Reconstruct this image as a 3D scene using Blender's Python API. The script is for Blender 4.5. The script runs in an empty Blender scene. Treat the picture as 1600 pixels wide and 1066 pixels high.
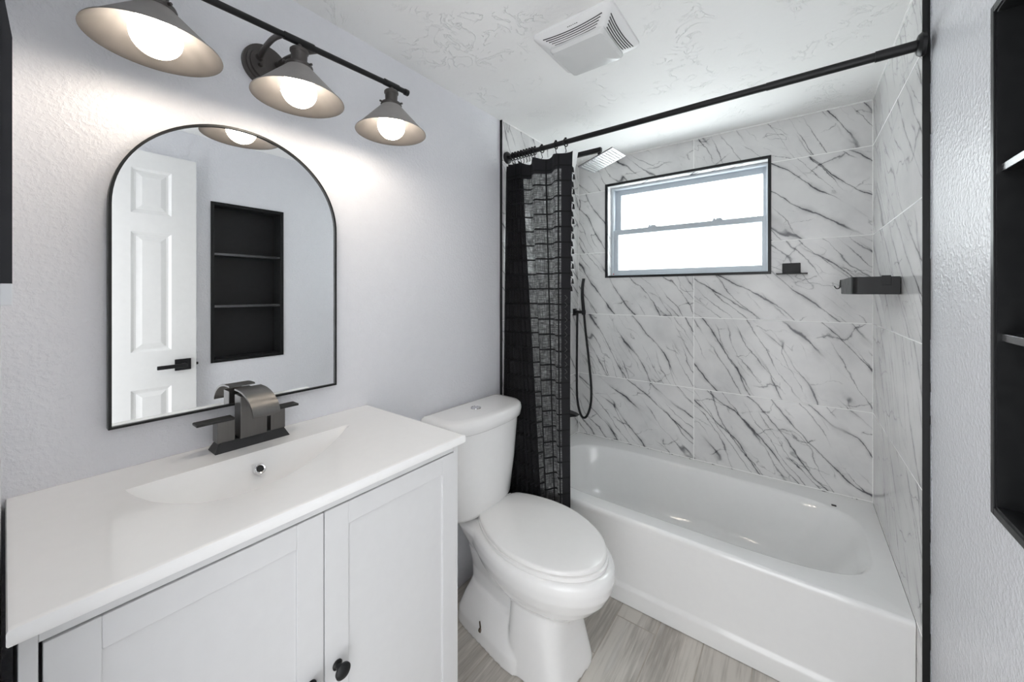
import bpy, bmesh, math, random
from math import sin, cos, pi, radians
from mathutils import Vector, Matrix

SC = bpy.context.scene
COL = SC.collection

# ------------------------------------------------------------------ camera
F_PX, HORIZON, YAW = 594.06, 457.36, 36.834
cam = bpy.data.cameras.new('camera')
cam.sensor_fit = 'HORIZONTAL'
cam.sensor_width = 36.0
cam.lens = F_PX / 1600 * 36
cam.shift_y = -(533 - HORIZON) / 1600
cam.clip_start = 0.01
cam_ob = bpy.data.objects.new('camera', cam)
COL.objects.link(cam_ob)
cam_ob.location = (1.2367, 0.0, 1.35)
cam_ob.rotation_euler = (pi / 2, 0, radians(YAW))
SC.camera = cam_ob

# ------------------------------------------------------------------ daylight and exposure
BULB = 27.0
SKY_BACK, SKY_FRONT = 2.7, 7.6
world = bpy.data.worlds.new('overcast_sky')
SC.world = world
world.use_nodes = True
bg = world.node_tree.nodes['Background']
bg.inputs['Color'].default_value = (0.955, 0.975, 1.0, 1)
_wt = world.node_tree
_tc = _wt.nodes.new('ShaderNodeTexCoord')
_sp = _wt.nodes.new('ShaderNodeSeparateXYZ')
_mr = _wt.nodes.new('ShaderNodeMapRange')      # overcast sky, brighter on the window side of the house
_wt.links.new(_tc.outputs['Generated'], _sp.inputs[0])
_wt.links.new(_sp.outputs['Y'], _mr.inputs[0])
_mr.inputs[1].default_value, _mr.inputs[2].default_value = -0.3, 0.3
_mr.inputs[3].default_value, _mr.inputs[4].default_value = SKY_BACK, SKY_FRONT
_wt.links.new(_mr.outputs[0], bg.inputs['Strength'])
SC.view_settings.view_transform = 'Standard'
SC.view_settings.look = 'None'
SC.view_settings.gamma = 1.0
SC.view_settings.use_curve_mapping = False
SC.view_settings.exposure = 0.34
SC.cycles.max_bounces = 12
SC.cycles.diffuse_bounces = 8
SC.cycles.transparent_max_bounces = 24
SC.cycles.sample_clamp_indirect = 6.0
SC.cycles.caustics_reflective = False
SC.cycles.caustics_refractive = False

# ------------------------------------------------------------------ node helpers
class G:
    def __init__(s, name):
        s.m = bpy.data.materials.new(name)
        s.m.use_nodes = True
        s.t = s.m.node_tree
        s.t.nodes.clear()
        s.out = s.t.nodes.new('ShaderNodeOutputMaterial')
    def n(s, typ, ins=None, **props):
        nd = s.t.nodes.new(typ)
        for k, v in props.items():
            setattr(nd, k, v)
        for k, v in (ins or {}).items():
            s.set(nd.inputs[k], v)
        return nd
    def set(s, sock, v):
        if isinstance(v, bpy.types.NodeSocket):
            s.t.links.new(v, sock)
        elif isinstance(v, (tuple, list)):
            if len(v) == 3 and sock.type == 'RGBA':
                v = (*v, 1)
            sock.default_value = v
        else:
            sock.default_value = v
    def math(s, op, a, b=0.0, c=0.0, clamp=False):
        nd = s.n('ShaderNodeMath', {0: a, 1: b, 2: c}, operation=op)
        nd.use_clamp = clamp
        return nd.outputs[0]
    def mix(s, f, a, b):
        nd = s.n('ShaderNodeMix', data_type='RGBA')
        s.set(nd.inputs[0], f)
        s.set(nd.inputs[6], a)
        s.set(nd.inputs[7], b)
        return nd.outputs[2]
    def noise(s, vec, scale, detail=2.0, rough=0.5, dist=0.0, out='Fac'):
        nd = s.n('ShaderNodeTexNoise', {'Vector': vec, 'Scale': scale, 'Detail': detail, 'Roughness': rough, 'Distortion': dist})
        return nd.outputs[out]
    def ramp(s, v, a, b, lo=0.0, hi=1.0, smooth=True):
        nd = s.n('ShaderNodeMapRange', {0: v, 1: a, 2: b, 3: lo, 4: hi})
        nd.interpolation_type = 'SMOOTHSTEP' if smooth else 'LINEAR'
        return nd.outputs[0]
    def xyz(s, x, y, z=0.0):
        return s.n('ShaderNodeCombineXYZ', {0: x, 1: y, 2: z}).outputs[0]
    def sep(s, v):
        return s.n('ShaderNodeSeparateXYZ', {0: v}).outputs
    def obj(s):
        return s.n('ShaderNodeTexCoord').outputs['Object']
    def uv(s):
        return s.n('ShaderNodeTexCoord').outputs['UV']
    def bump(s, h, strength, dist):
        return s.n('ShaderNodeBump', {'Height': h, 'Strength': strength, 'Distance': dist}).outputs[0]
    def bsdf(s, **kw):
        nd = s.n('ShaderNodeBsdfPrincipled')
        for k, v in kw.items():
            s.set(nd.inputs[k.replace('_', ' ')], v)
        return nd
    def done(s, shader):
        s.t.links.new(shader, s.out.inputs['Surface'])
        return s.m

def plain(name, color, rough=0.5, metal=0.0, spec=0.5, coat=0.0, mottled=0.06, scale=40):
    g = G(name)
    n = g.noise(g.obj(), scale, 3)
    c = g.mix(g.ramp(n, 0.3, 0.7, 0.0, 1.0), tuple(x * (1 - mottled) for x in color), tuple(min(1, x * (1 + mottled)) for x in color))
    r = g.ramp(n, 0.3, 0.7, max(0.0, rough * 0.9), min(1.0, rough * 1.1))
    b = g.bsdf(Base_Color=c, Roughness=r, Metallic=metal)
    b.inputs['Specular IOR Level'].default_value = spec
    b.inputs['Coat Weight'].default_value = coat
    b.inputs['Coat Roughness'].default_value = 0.05
    return g.done(b.outputs[0])

def wall_paint(name, color, rough=0.42, bump=0.22):
    g = G(name)
    o = g.obj()
    n1 = g.noise(o, 95, 3, 0.55)
    n2 = g.noise(o, 32, 2, 0.5)
    h = g.math('ADD', g.ramp(n1, 0.42, 0.66), g.math('MULTIPLY', n2, 0.7))
    c = g.mix(n2, tuple(x * 0.98 for x in color), tuple(min(1, x * 1.02) for x in color))
    b = g.bsdf(Base_Color=c, Roughness=rough, Normal=g.bump(h, bump, 0.004))
    return g.done(b.outputs[0])

def ceiling_paint():
    g = G('ceiling_texture_paint')
    o = g.obj()
    w = g.noise(o, 5, 2, out='Color')
    v = g.n('ShaderNodeVectorMath', {0: o, 1: g.n('ShaderNodeVectorMath', {0: w, 'Scale': 0.25}, operation='SCALE').outputs[0]}, operation='ADD').outputs[0]
    s1 = g.noise(v, 9, 4, 0.6, 1.2)
    ridge = g.math('ABSOLUTE', g.math('SUBTRACT', s1, 0.5))
    lines = g.ramp(ridge, 0.0, 0.018, 1, 0)
    mask = g.ramp(g.noise(o, 7, 2), 0.48, 0.62)
    h = g.math('ADD', g.math('MULTIPLY', lines, mask), g.math('MULTIPLY', g.noise(o, 60, 3), 0.35))
    b = g.bsdf(Base_Color=(0.90, 0.90, 0.89), Roughness=0.75, Normal=g.bump(h, 0.6, 0.005))
    return g.done(b.outputs[0])

def marble(name, tile_w, u0, v0=0.7915, tile_h=0.4138, contrast=1.0):
    """polished white tile with grey diagonal veins; UV is metres along and up the wall"""
    g = G(name)
    u, v, _ = g.sep(g.uv())
    tu = g.math('DIVIDE', g.math('SUBTRACT', u, u0), tile_w)
    tv = g.math('DIVIDE', g.math('SUBTRACT', v, v0), tile_h)
    iu, iv = g.math('FLOOR', tu), g.math('FLOOR', tv)
    rnd = g.n('ShaderNodeTexWhiteNoise', {'Vector': g.xyz(iu, iv, 3.7)}, noise_dimensions='3D').outputs['Color']
    r1, r2, r3 = g.sep(rnd)
    fu = g.math('MULTIPLY', g.math('SUBTRACT', tu, iu), tile_w)
    fv = g.math('MULTIPLY', g.math('SUBTRACT', tv, iv), tile_h)
    du = g.math('MINIMUM', fu, g.math('SUBTRACT', tile_w, fu))
    dv = g.math('MINIMUM', fv, g.math('SUBTRACT', tile_h, fv))
    grout = g.ramp(g.math('MINIMUM', du, dv), 0.0014, 0.0024, 1, 0)
    U = g.math('ADD', u, g.math('MULTIPLY', r1, 7.0))
    V = g.math('ADD', v, g.math('MULTIPLY', r2, 7.0))
    P0 = g.xyz(U, V, 0.0)
    w1 = g.n('ShaderNodeVectorMath', {0: g.noise(P0, 3.2, 3, 0.55, out='Color'), 1: (0.5, 0.5, 0.5)}, operation='SUBTRACT').outputs[0]
    w2 = g.n('ShaderNodeVectorMath', {0: g.noise(P0, 24, 4, 0.65, out='Color'), 1: (0.5, 0.5, 0.5)}, operation='SUBTRACT').outputs[0]
    def warped(a1, a2):
        x = g.n('ShaderNodeVectorMath', {0: w1, 'Scale': a1}, operation='SCALE').outputs[0]
        y = g.n('ShaderNodeVectorMath', {0: w2, 'Scale': a2}, operation='SCALE').outputs[0]
        z = g.n('ShaderNodeVectorMath', {0: x, 1: y}, operation='ADD').outputs[0]
        return g.sep(g.n('ShaderNodeVectorMath', {0: z, 1: P0}, operation='ADD').outputs[0])
    def veins(ang, freq, amp, nq, npp, width, seed, mlo, mhi, mfq, mfp, a1=0.10, a2=0.012, soft=4.0, halo_w=0.25):
        """warped parallel cracks: lines run along `ang`, freq per metre across"""
        X, Y, _ = warped(a1, a2)
        th = g.math('ADD', radians(ang), g.math('MULTIPLY', g.math('SUBTRACT', r3, 0.5), 0.32))
        ca, sa = g.math('COSINE', th), g.math('SINE', th)
        p = g.math('ADD', g.math('MULTIPLY', X, ca), g.math('MULTIPLY', Y, sa))
        q = g.math('SUBTRACT', g.math('MULTIPLY', Y, ca), g.math('MULTIPLY', X, sa))
        n = g.noise(g.xyz(g.math('MULTIPLY', q, nq), g.math('MULTIPLY', p, npp), seed), 1.0, 2.0, 0.5)
        t = g.math('ADD', g.math('MULTIPLY', q, freq), g.math('MULTIPLY', n, amp))
        d = g.math('DIVIDE', g.math('ABSOLUTE', g.math('SUBTRACT', g.math('FRACT', t), 0.5)), freq)
        thick = g.ramp(g.noise(g.xyz(U, V, seed + 9), 9, 3), 0.35, 0.72, 0.35, 2.0)
        wd = g.math('MULTIPLY', thick, width)
        line = g.math('SUBTRACT', 1.0, g.math('POWER', g.math('DIVIDE', d, wd), 1.5), clamp=True)
        halo = g.math('SUBTRACT', 1.0, g.math('DIVIDE', d, g.math('MULTIPLY', wd, soft)), clamp=True)
        mk = g.ramp(g.noise(g.xyz(g.math('MULTIPLY', q, mfq), g.math('MULTIPLY', p, mfp), seed + 4), 1.0, 3.0, 0.6), mlo, mhi)
        full = g.math('ADD', g.math('MULTIPLY', line, 0.75), g.math('MULTIPLY', g.math('POWER', halo, 2.0), halo_w))
        return g.math('MULTIPLY', full, mk)
    A = veins(-51, 9.0, 2.7, 4.0, 1.2, 0.0034, 1.3, 0.41, 0.52, 4.0, 1.1, 0.045, 0.014, 6.0, 0.40)
    B = veins(-57, 17.0, 4.5, 6.0, 1.6, 0.0024, 5.1, 0.46, 0.56, 4.0, 1.6, 0.05, 0.020)
    C_ = veins(10, 5.5, 2.8, 3.0, 3.0, 0.0027, 8.6, 0.49, 0.57, 5.0, 5.0, 0.09, 0.040, 5.0, 0.34)
    D = veins(-38, 14.0, 6.0, 9.0, 3.0, 0.0022, 2.2, 0.50, 0.60, 7.0, 3.0, 0.08, 0.030)
    s = g.math('ADD', g.math('ADD', A, g.math('MULTIPLY', B, 0.85)), g.math('ADD', g.math('MULTIPLY', C_, 0.7), g.math('MULTIPLY', D, 0.5)))
    s = g.math('MULTIPLY', s, contrast, clamp=True)
    cloud = g.ramp(g.noise(P0, 4.5, 4, 0.6), 0.35, 0.75)
    base = g.mix(cloud, (0.74, 0.735, 0.73), (0.63, 0.625, 0.625))
    col = g.mix(s, base, (0.10, 0.10, 0.11))
    col = g.mix(grout, col, (0.88, 0.88, 0.87))
    rough = g.ramp(grout, 0, 1, 0.14, 0.7, smooth=False)
    h = g.math('SUBTRACT', 1.0, grout)
    b = g.bsdf(Base_Color=col, Roughness=rough, Normal=g.bump(h, 0.3, 0.001))
    b.inputs['Specular IOR Level'].default_value = 0.4
    return g.done(b.outputs[0])

def plank_tile():
    g = G('wood_look_floor_tile')
    u, v, _ = g.sep(g.uv())
    r = g.n('ShaderNodeTexWhiteNoise', {'Vector': g.xyz(g.math('FLOOR', g.math('DIVIDE', u, 10.0)), 1.0, 0.0)}, noise_dimensions='3D').outputs['Value']
    P = g.xyz(g.math('MULTIPLY', u, 14.0), g.math('MULTIPLY', v, 1.6), g.math('MULTIPLY', r, 30))
    w = g.noise(P, 0.8, 2, out='Color')
    P2 = g.n('ShaderNodeVectorMath', {0: P, 1: g.n('ShaderNodeVectorMath', {0: w, 'Scale': 1.6}, operation='SCALE').outputs[0]}, operation='ADD').outputs[0]
    big = g.noise(P2, 0.7, 5, 0.6)
    P3 = g.xyz(g.math('MULTIPLY', u, 95.0), g.math('MULTIPLY', v, 5.0), r)
    fine = g.noise(P3, 1.0, 3, 0.6)
    streak = g.ramp(g.math('ADD', g.math('MULTIPLY', big, 0.65), g.math('MULTIPLY', fine, 0.35)), 0.42, 0.62)
    c = g.mix(streak, (0.60, 0.565, 0.515), (0.35, 0.32, 0.285))
    c = g.mix(g.ramp(g.noise(P2, 1.4, 3), 0.55, 0.75, 0.0, 0.45), c, (0.70, 0.69, 0.67))
    c = g.mix(g.math('MULTIPLY', r, 0.25), c, (0.45, 0.43, 0.40))
    b = g.bsdf(Base_Color=c, Roughness=0.45, Normal=g.bump(fine, 0.1, 0.001))
    return g.done(b.outputs[0])

def curtain_cloth():
    """black windowpane gauze: open weave lets light through, tufted lines are solid. UV is metres of cloth"""
    g = G('black_gauze')
    u, v, _ = g.sep(g.uv())
    lv = g.math('ABSOLUTE', g.math('SUBTRACT', g.math('FRACT', g.math('DIVIDE', v, 0.072)), 0.5))
    lu = g.math('ABSOLUTE', g.math('SUBTRACT', g.math('FRACT', g.math('DIVIDE', u, 0.085)), 0.5))
    grid = g.math('MAXIMUM', g.ramp(lv, 0.44, 0.455), g.ramp(lu, 0.455, 0.47))
    hem = g.math('MAXIMUM', g.ramp(v, 1.925, 1.93), g.ramp(u, 9.955, 9.958))
    n1 = g.noise(g.xyz(g.math('MULTIPLY', u, 26.0), g.math('MULTIPLY', v, 260.0), 0.0), 1.0, 2, 0.6)
    n2 = g.noise(g.xyz(g.math('MULTIPLY', u, 220.0), g.math('MULTIPLY', v, 22.0), 7.0), 1.0, 2, 0.6)
    n3 = g.noise(g.xyz(u, v, 2.0), 30, 2)
    open_ = g.math('MULTIPLY', g.ramp(n1, 0.35, 0.70), g.ramp(n2, 0.30, 0.65))
    open_ = g.math('ADD', g.math('MULTIPLY', open_, 0.42), g.math('MULTIPLY', n3, 0.26), clamp=True)
    open_ = g.math('MULTIPLY', open_, g.math('SUBTRACT', 1.0, g.math('MAXIMUM', grid, hem)))
    d = g.bsdf(Base_Color=g.mix(grid, (0.016, 0.016, 0.018), (0.008, 0.008, 0.009)), Roughness=0.85)
    d.inputs['Specular IOR Level'].default_value = 0.25
    t = g.n('ShaderNodeBsdfTransparent')
    m = g.n('ShaderNodeMixShader', {0: open_, 1: d.outputs[0], 2: t.outputs[0]})
    return g.done(m.outputs[0])

def liner_cloth():
    g = G('white_liner_vinyl')
    n = g.noise(g.obj(), 30, 2)
    c = g.mix(n, (0.84, 0.84, 0.84), (0.90, 0.90, 0.90))
    d = g.n('ShaderNodeBsdfDiffuse', {'Color': c})
    t = g.n('ShaderNodeBsdfTranslucent', {'Color': c})
    m = g.n('ShaderNodeMixShader', {0: 0.5, 1: d.outputs[0], 2: t.outputs[0]})
    return g.done(m.outputs[0])

def frosted_pane(name, clear):
    g = G(name)
    n = g.noise(g.obj(), 220, 2)
    t = g.n('ShaderNodeBsdfTransparent', {'Color': (0.97, 0.99, 0.98)})
    tl = g.n('ShaderNodeBsdfTranslucent', {'Color': (0.93, 0.97, 0.96)})
    m = g.n('ShaderNodeMixShader', {0: g.ramp(n, 0.2, 0.8, clear - 0.05, clear + 0.05), 1: tl.outputs[0], 2: t.outputs[0]})
    gl = g.n('ShaderNodeBsdfGlossy', {'Roughness': 0.2})
    m2 = g.n('ShaderNodeMixShader', {0: 0.05, 1: m.outputs[0], 2: gl.outputs[0]})
    return g.done(m2.outputs[0])

def glow(name, color, strength):
    g = G(name)
    n = g.noise(g.obj(), 20, 1)
    e = g.n('ShaderNodeEmission', {'Color': (*color, 1), 'Strength': g.ramp(n, 0, 1, strength * 0.97, strength * 1.03)})
    return g.done(e.outputs[0])

def brushed(name, color, rough, axis_scale):
    g = G(name)
    m = g.n('ShaderNodeMapping', {'Vector': g.obj(), 'Scale': axis_scale})
    n = g.noise(m.outputs[0], 1.0, 3, 0.6)
    c = g.mix(n, tuple(x * 0.85 for x in color), tuple(x * 1.15 for x in color))
    b = g.bsdf(Base_Color=c, Roughness=g.ramp(n, 0.2, 0.8, rough * 0.8, rough * 1.2), Metallic=0.85)
    return g.done(b.outputs[0])

M = dict(
    wall=wall_paint('pale_lavender_wall_paint', (0.78, 0.785, 0.82), 0.36),
    wall_sheen=wall_paint('pale_lavender_semi_gloss', (0.78, 0.785, 0.82), 0.24, 0.32),
    wall_plain=wall_paint('hall_paint', (0.80, 0.80, 0.81)),
    ceiling=ceiling_paint(),
    tile_back=marble('marble_tile_back', 0.82, 0.7551),
    tile_side=marble('marble_tile_side', 0.90, 0.0, contrast=0.8),
    floor=plank_tile(),
    grout=plain('floor_grout', (0.42, 0.38, 0.33), 0.9),
    black=plain('matte_black_metal', (0.008, 0.008, 0.009), 0.40, 0.0, 0.35),
    black_gloss=plain('black_paint', (0.016, 0.0165, 0.0175), 0.36, 0.0, 0.35),
    black_trim=plain('black_edge_trim', (0.008, 0.0085, 0.009), 0.35, 0.0, 0.35),
    navy=plain('black_panel', (0.006, 0.007, 0.012), 0.5),
    bronze=plain('dark_bronze', (0.085, 0.078, 0.075), 0.42, 0.6),
    shade=plain('bronze_lamp_shade', (0.30, 0.285, 0.275), 0.5, 0.2),
    shade_in=plain('darkened_shade_inside', (0.075, 0.070, 0.067), 0.5, 0.2),  # inside colour darkened and outside lightened to even out the bulb's light
    gunmetal=brushed('brushed_gunmetal', (0.17, 0.165, 0.16), 0.36, (8, 300, 8)),
    gunmetal_dark=plain('dark_gunmetal', (0.035, 0.035, 0.036), 0.4, 0.5),
    ceramic=plain('white_ceramic', (0.86, 0.855, 0.85), 0.10, coat=0.3, mottled=0.005),
    seat=plain('white_seat_plastic', (0.86, 0.85, 0.84), 0.16, mottled=0.005),
    acrylic=plain('white_tub_enamel', (0.84, 0.84, 0.835), 0.10, coat=0.4, mottled=0.005),
    top=plain('white_cultured_marble', (0.90, 0.895, 0.89), 0.15, coat=0.2, mottled=0.005),
    cabinet=plain('white_cabinet_paint', (0.68, 0.68, 0.685), 0.38, mottled=0.008),
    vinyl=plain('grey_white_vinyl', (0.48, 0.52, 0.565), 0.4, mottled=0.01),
    white=plain('white_vinyl', (0.78, 0.80, 0.83), 0.35, mottled=0.01),
    door=plain('white_door_paint', (0.80, 0.80, 0.79), 0.4, mottled=0.01),
    fan=plain('white_fan_plastic', (0.82, 0.82, 0.82), 0.35, mottled=0.005),
    lens=plain('fan_light_lens', (0.70, 0.705, 0.70), 0.14, mottled=0.005),
    slot=plain('dark_slot', (0.03, 0.03, 0.03), 0.8),
    chrome=plain('chrome', (0.75, 0.75, 0.76), 0.10, 1.0, mottled=0.01),
    steel=plain('brushed_steel', (0.27, 0.27, 0.275), 0.30, 1.0, mottled=0.02),
    edge=plain('dark_shelf_edge', (0.16, 0.16, 0.165), 0.22, 0.8),
    red=plain('red_sticker', (0.55, 0.05, 0.05), 0.5),
    dark=plain('dark_hole', (0.01, 0.01, 0.01), 0.6),
    mirror=plain('mirror_silver', (0.90, 0.91, 0.915), 0.0, 1.0, mottled=0.0),
    caulk=plain('white_caulk', (0.86, 0.86, 0.85), 0.5),
    smudge=plain('torn_paint_edge', (0.45, 0.46, 0.50), 0.8, mottled=0.25, scale=140),
    rust=plain('rusty_bolt', (0.13, 0.10, 0.075), 0.5, 0.6),
    reveal=plain('window_reveal', (0.78, 0.78, 0.70), 0.4),
    cloth=curtain_cloth(),
    thread=plain('black_thread', (0.010, 0.010, 0.011), 0.9),
    grey_thread=plain('grey_thread', (0.12, 0.12, 0.12), 0.9),
    liner=liner_cloth(),
    pane_upper=frosted_pane('upper_window_glass', 0.75),
    pane_lower=frosted_pane('lower_frosted_glass', 0.55),
    bulb=glow('warm_bulb_glow', (1.0, 0.88, 0.74), BULB),
)

# ------------------------------------------------------------------ object helpers
ORI = {}
def link(o, parent, kind=None):
    COL.objects.link(o)
    if parent is not None:
        o.parent = parent
    if kind:
        o['kind'] = kind
    return o

def thing(name, loc, label, cat, group=None):
    o = bpy.data.objects.new(name, None)
    o.empty_display_size = 0.05
    o.location = loc
    ORI[o.name] = Vector(loc)
    o['label'] = label
    o['category'] = cat
    if group:
        o['group'] = group
    return link(o, None)

def obj(name, bm, mats, parent=None, loc=None, label=None, cat=None, group=None, kind=None, smooth=None, mods=None):
    """bm is in world coordinates; becomes one mesh object"""
    base = ORI[parent.name] if parent is not None else Vector((0, 0, 0))
    off = Vector(loc) if loc is not None else base
    bmesh.ops.translate(bm, verts=bm.verts, vec=-off)
    bmesh.ops.recalc_face_normals(bm, faces=bm.faces) if kind != 'open' else None
    me = bpy.data.meshes.new(name)
    bm.to_mesh(me)
    bm.free()
    for m in (mats if isinstance(mats, (list, tuple)) else [mats]):
        me.materials.append(m)
    if smooth is not None:
        me.shade_smooth()
        me.set_sharp_from_angle(angle=radians(smooth))
    o = bpy.data.objects.new(name, me)
    o.location = off - base
    ORI[o.name] = off
    if label: o['label'] = label
    if cat: o['category'] = cat
    if group: o['group'] = group
    link(o, parent, kind if kind != 'open' else None)
    return o

def struct(name, bm, mats, parent=None, **kw):
    return obj(name, bm, mats, parent, kind='structure', **kw)

def box(bm, x0, x1, y0, y1, z0, z1, bev=0.0, seg=2, mat=0, rot=None):
    r = bmesh.ops.create_cube(bm, size=1.0)
    vs = r['verts']
    bmesh.ops.scale(bm, vec=(x1 - x0, y1 - y0, z1 - z0), verts=vs)
    bmesh.ops.translate(bm, vec=((x0 + x1) / 2, (y0 + y1) / 2, (z0 + z1) / 2), verts=vs)
    fs = set(f for v in vs for f in v.link_faces)
    for f in fs: f.material_index = mat
    if bev > 0:
        es = list(set(e for v in vs for e in v.link_edges))
        r2 = bmesh.ops.bevel(bm, geom=es, offset=bev, segments=seg, profile=0.5, affect='EDGES')
        for f in r2['faces']: f.material_index = mat
    return bm

def tube(bm, pts, r, n=14, caps=True, mat=0, closed=False):
    pts = [Vector(p) for p in pts]
    N = len(pts)
    rs = r if isinstance(r, (list, tuple)) else [r] * N
    rings = []
    ref = None
    for i, p in enumerate(pts):
        if closed:
            d = (pts[(i + 1) % N] - pts[(i - 1) % N]).normalized()
        else:
            d = (pts[min(i + 1, N - 1)] - pts[max(i - 1, 0)]).normalized()
        if ref is None:
            ref = Vector((0, 0, 1)) if abs(d.z) < 0.9 else Vector((1, 0, 0))
        a = (ref - d * ref.dot(d)).normalized()
        ref = a
        b = d.cross(a)
        rings.append([bm.verts.new(p + (a * cos(2 * pi * k / n) + b * sin(2 * pi * k / n)) * rs[i]) for k in range(n)])
    for i in range(N if closed else N - 1):
        A, B = rings[i], rings[(i + 1) % N]
        for k in range(n):
            f = bm.faces.new((A[k], A[(k + 1) % n], B[(k + 1) % n], B[k]))
            f.material_index = mat
    if caps and not closed:
        bm.faces.new(rings[0][::-1]).material_index = mat
        bm.faces.new(rings[-1]).material_index = mat
    return bm

def lathe(bm, prof, center, axis='z', n=48, mat=0):
    """prof: list of (radius, height along axis)"""
    cx, cy, cz = center
    def P(r, h, a):
        c, s = r * cos(a), r * sin(a)
        return {'z': (cx + c, cy + s, cz + h), 'x': (cx + h, cy + c, cz + s), 'y': (cx + c, cy + h, cz + s)}[axis]
    rings = []
    for r, h in prof:
        if r < 1e-6:
            rings.append([bm.verts.new(P(0, h, 0))])
        else:
            rings.append([bm.verts.new(P(r, h, 2 * pi * k / n)) for k in range(n)])
    for A, B in zip(rings, rings[1:]):
        for k in range(n):
            k2 = (k + 1) % n
            if len(A) == 1 and len(B) == 1: continue
            if len(A) == 1: f = bm.faces.new((A[0], B[k2], B[k]))
            elif len(B) == 1: f = bm.faces.new((A[k], A[k2], B[0]))
            else: f = bm.faces.new((A[k], A[k2], B[k2], B[k]))
            f.material_index = mat
    return bm

def loft(bm, loops, cap0=True, cap1=True, mat=0):
    rings = [[bm.verts.new(p) for p in L] for L in loops]
    for A, B in zip(rings, rings[1:]):
        n = len(A)
        for k in range(n):
            f = bm.faces.new((A[k], A[(k + 1) % n], B[(k + 1) % n], B[k]))
            f.material_index = mat
    if cap0: bm.faces.new(rings[0][::-1]).material_index = mat
    if cap1: bm.faces.new(rings[-1]).material_index = mat
    return bm

def prism(bm, poly, ext, mat=0):
    """poly: list of 3D points; extruded by vector ext"""
    e = Vector(ext)
    return loft(bm, [[Vector(p) for p in poly], [Vector(p) + e for p in poly]], mat=mat)

def quad_uv(bm, pts, uvs, mat=0):
    l = bm.loops.layers.uv.verify()
    f = bm.faces.new([bm.verts.new(p) for p in pts])
    f.material_index = mat
    for lp, t in zip(f.loops, uvs):
        lp[l].uv = t
    return f

def interp(tab, x):
    if x <= tab[0][0]: return tab[0][1]
    for (a, fa), (b, fb) in zip(tab, tab[1:]):
        if x <= b:
            t = (x - a) / (b - a)
            return fa + (fb - fa) * t
    return tab[-1][1]

def catmull(pts, n=8):
    pts = [Vector(p) for p in pts]
    out = []
    for i in range(len(pts) - 1):
        p0, p1, p2, p3 = pts[max(i - 1, 0)], pts[i], pts[i + 1], pts[min(i + 2, len(pts) - 1)]
        for k in range(n):
            t = k / n
            out.append(0.5 * ((2 * p1) + (p2 - p0) * t + (2 * p0 - 5 * p1 + 4 * p2 - p3) * t * t + (3 * p1 - p0 - 3 * p2 + p3) * t ** 3))
    out.append(pts[-1])
    return out

NB = bmesh.new

# ------------------------------------------------------------------ room dimensions
ZC = 2.247           # ceiling
XR = 1.535           # painted right wall
YT = 1.551           # start of the tiled alcove
YB = 2.414           # tile face of the window wall
TL, TR = 0.012, 1.520   # tile faces of the two alcove side walls
WX0, WX1, WZ0, WZ1 = 0.2235, 1.115, 1.4625, 2.058   # window opening
ND = (0.7256, 1.1056, 0.944, 1.8775)   # niche y0,y1,z0,z1
YN = -0.004          # face of the wall with the doorway
DX0, DX1, DZ = 0.82, 1.515, 2.09

# floor: grout bed and wood-look planks running towards the tub
bm = NB()
box(bm, -0.12, 1.66, -0.13, 2.55, -0.06, -0.001, mat=1)
PW = 0.1592
rng = random.Random(4)
x = 0.632 - 5 * PW
k = 0
ends = {3: 1.325, 4: 1.538 - 0.0}
while x < 1.62:
    idx = round((x - 0.632) / PW) + 4
    e = {3: 1.325, 4: 1.538}.get(idx, 0.35 + rng.random() * 0.45)
    if idx == 2: e = 1.13
    ys = [e - 1.2, e, e + 1.2]
    ys = [-0.12] + [t for t in ys if -0.1 < t < 1.7] + [1.72]
    for a, b in zip(ys, ys[1:]):
        g = 0.0024
        x0, x1 = max(x + g, -0.1), min(x + PW - g, 1.6)
        if x1 - x0 < 0.01: continue
        uo = 10.0 * k + 3
        quad_uv(bm, [(x0, a + g, 0), (x1, a + g, 0), (x1, b - g, 0), (x0, b - g, 0)],
                [(uo + x0, a), (uo + x1, a), (uo + x1, b), (uo + x0, b)])
        k += 1
    x += PW
struct('floor', bm, [M['floor'], M['grout']])

bm = NB(); box(bm, -0.12, 1.66, -0.13, 2.60, ZC, ZC + 0.08)
struct('ceiling', bm, M['ceiling'])

bm = NB(); box(bm, -0.12, 0.0, -0.13, 2.55, -0.06, ZC)
struct('wall_left', bm, M['wall'])

# right wall with the niche cut out
y0, y1, z0, z1 = ND
bm = NB()
box(bm, XR, XR + 0.12, -0.13, y0, -0.06, ZC)
box(bm, XR, XR + 0.12, y1, 2.55, -0.06, ZC)
box(bm, XR, XR + 0.12, y0, y1, -0.06, z0)
box(bm, XR, XR + 0.12, y0, y1, z1, ZC)
box(bm, XR + 0.105, XR + 0.12, y0, y1, z0, z1)
struct('wall_right', bm, M['wall_sheen'])

# wall with the doorway the camera looks in from
bm = NB()
box(bm, -0.12, DX0, YN - 0.11, YN, -0.06, ZC)
box(bm, DX1, XR, YN - 0.11, YN, -0.06, ZC)
box(bm, DX0, DX1, YN - 0.11, YN, DZ, ZC)
struct('wall_front', bm, M['wall'])

# tiled alcove walls
bm = NB()
L = bm.loops.layers.uv.verify()
def back_quad(xa, xb, za, zb):
    quad_uv(bm, [(xa, YB, za), (xb, YB, za), (xb, YB, zb), (xa, YB, zb)], [(xa, za), (xb, za), (xb, zb), (xa, zb)])
back_quad(0, WX0, 0, ZC); back_quad(WX1, TR + 0.01, 0, ZC)
back_quad(WX0, WX1, 0, WZ0); back_quad(WX0, WX1, WZ1, ZC)
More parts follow.
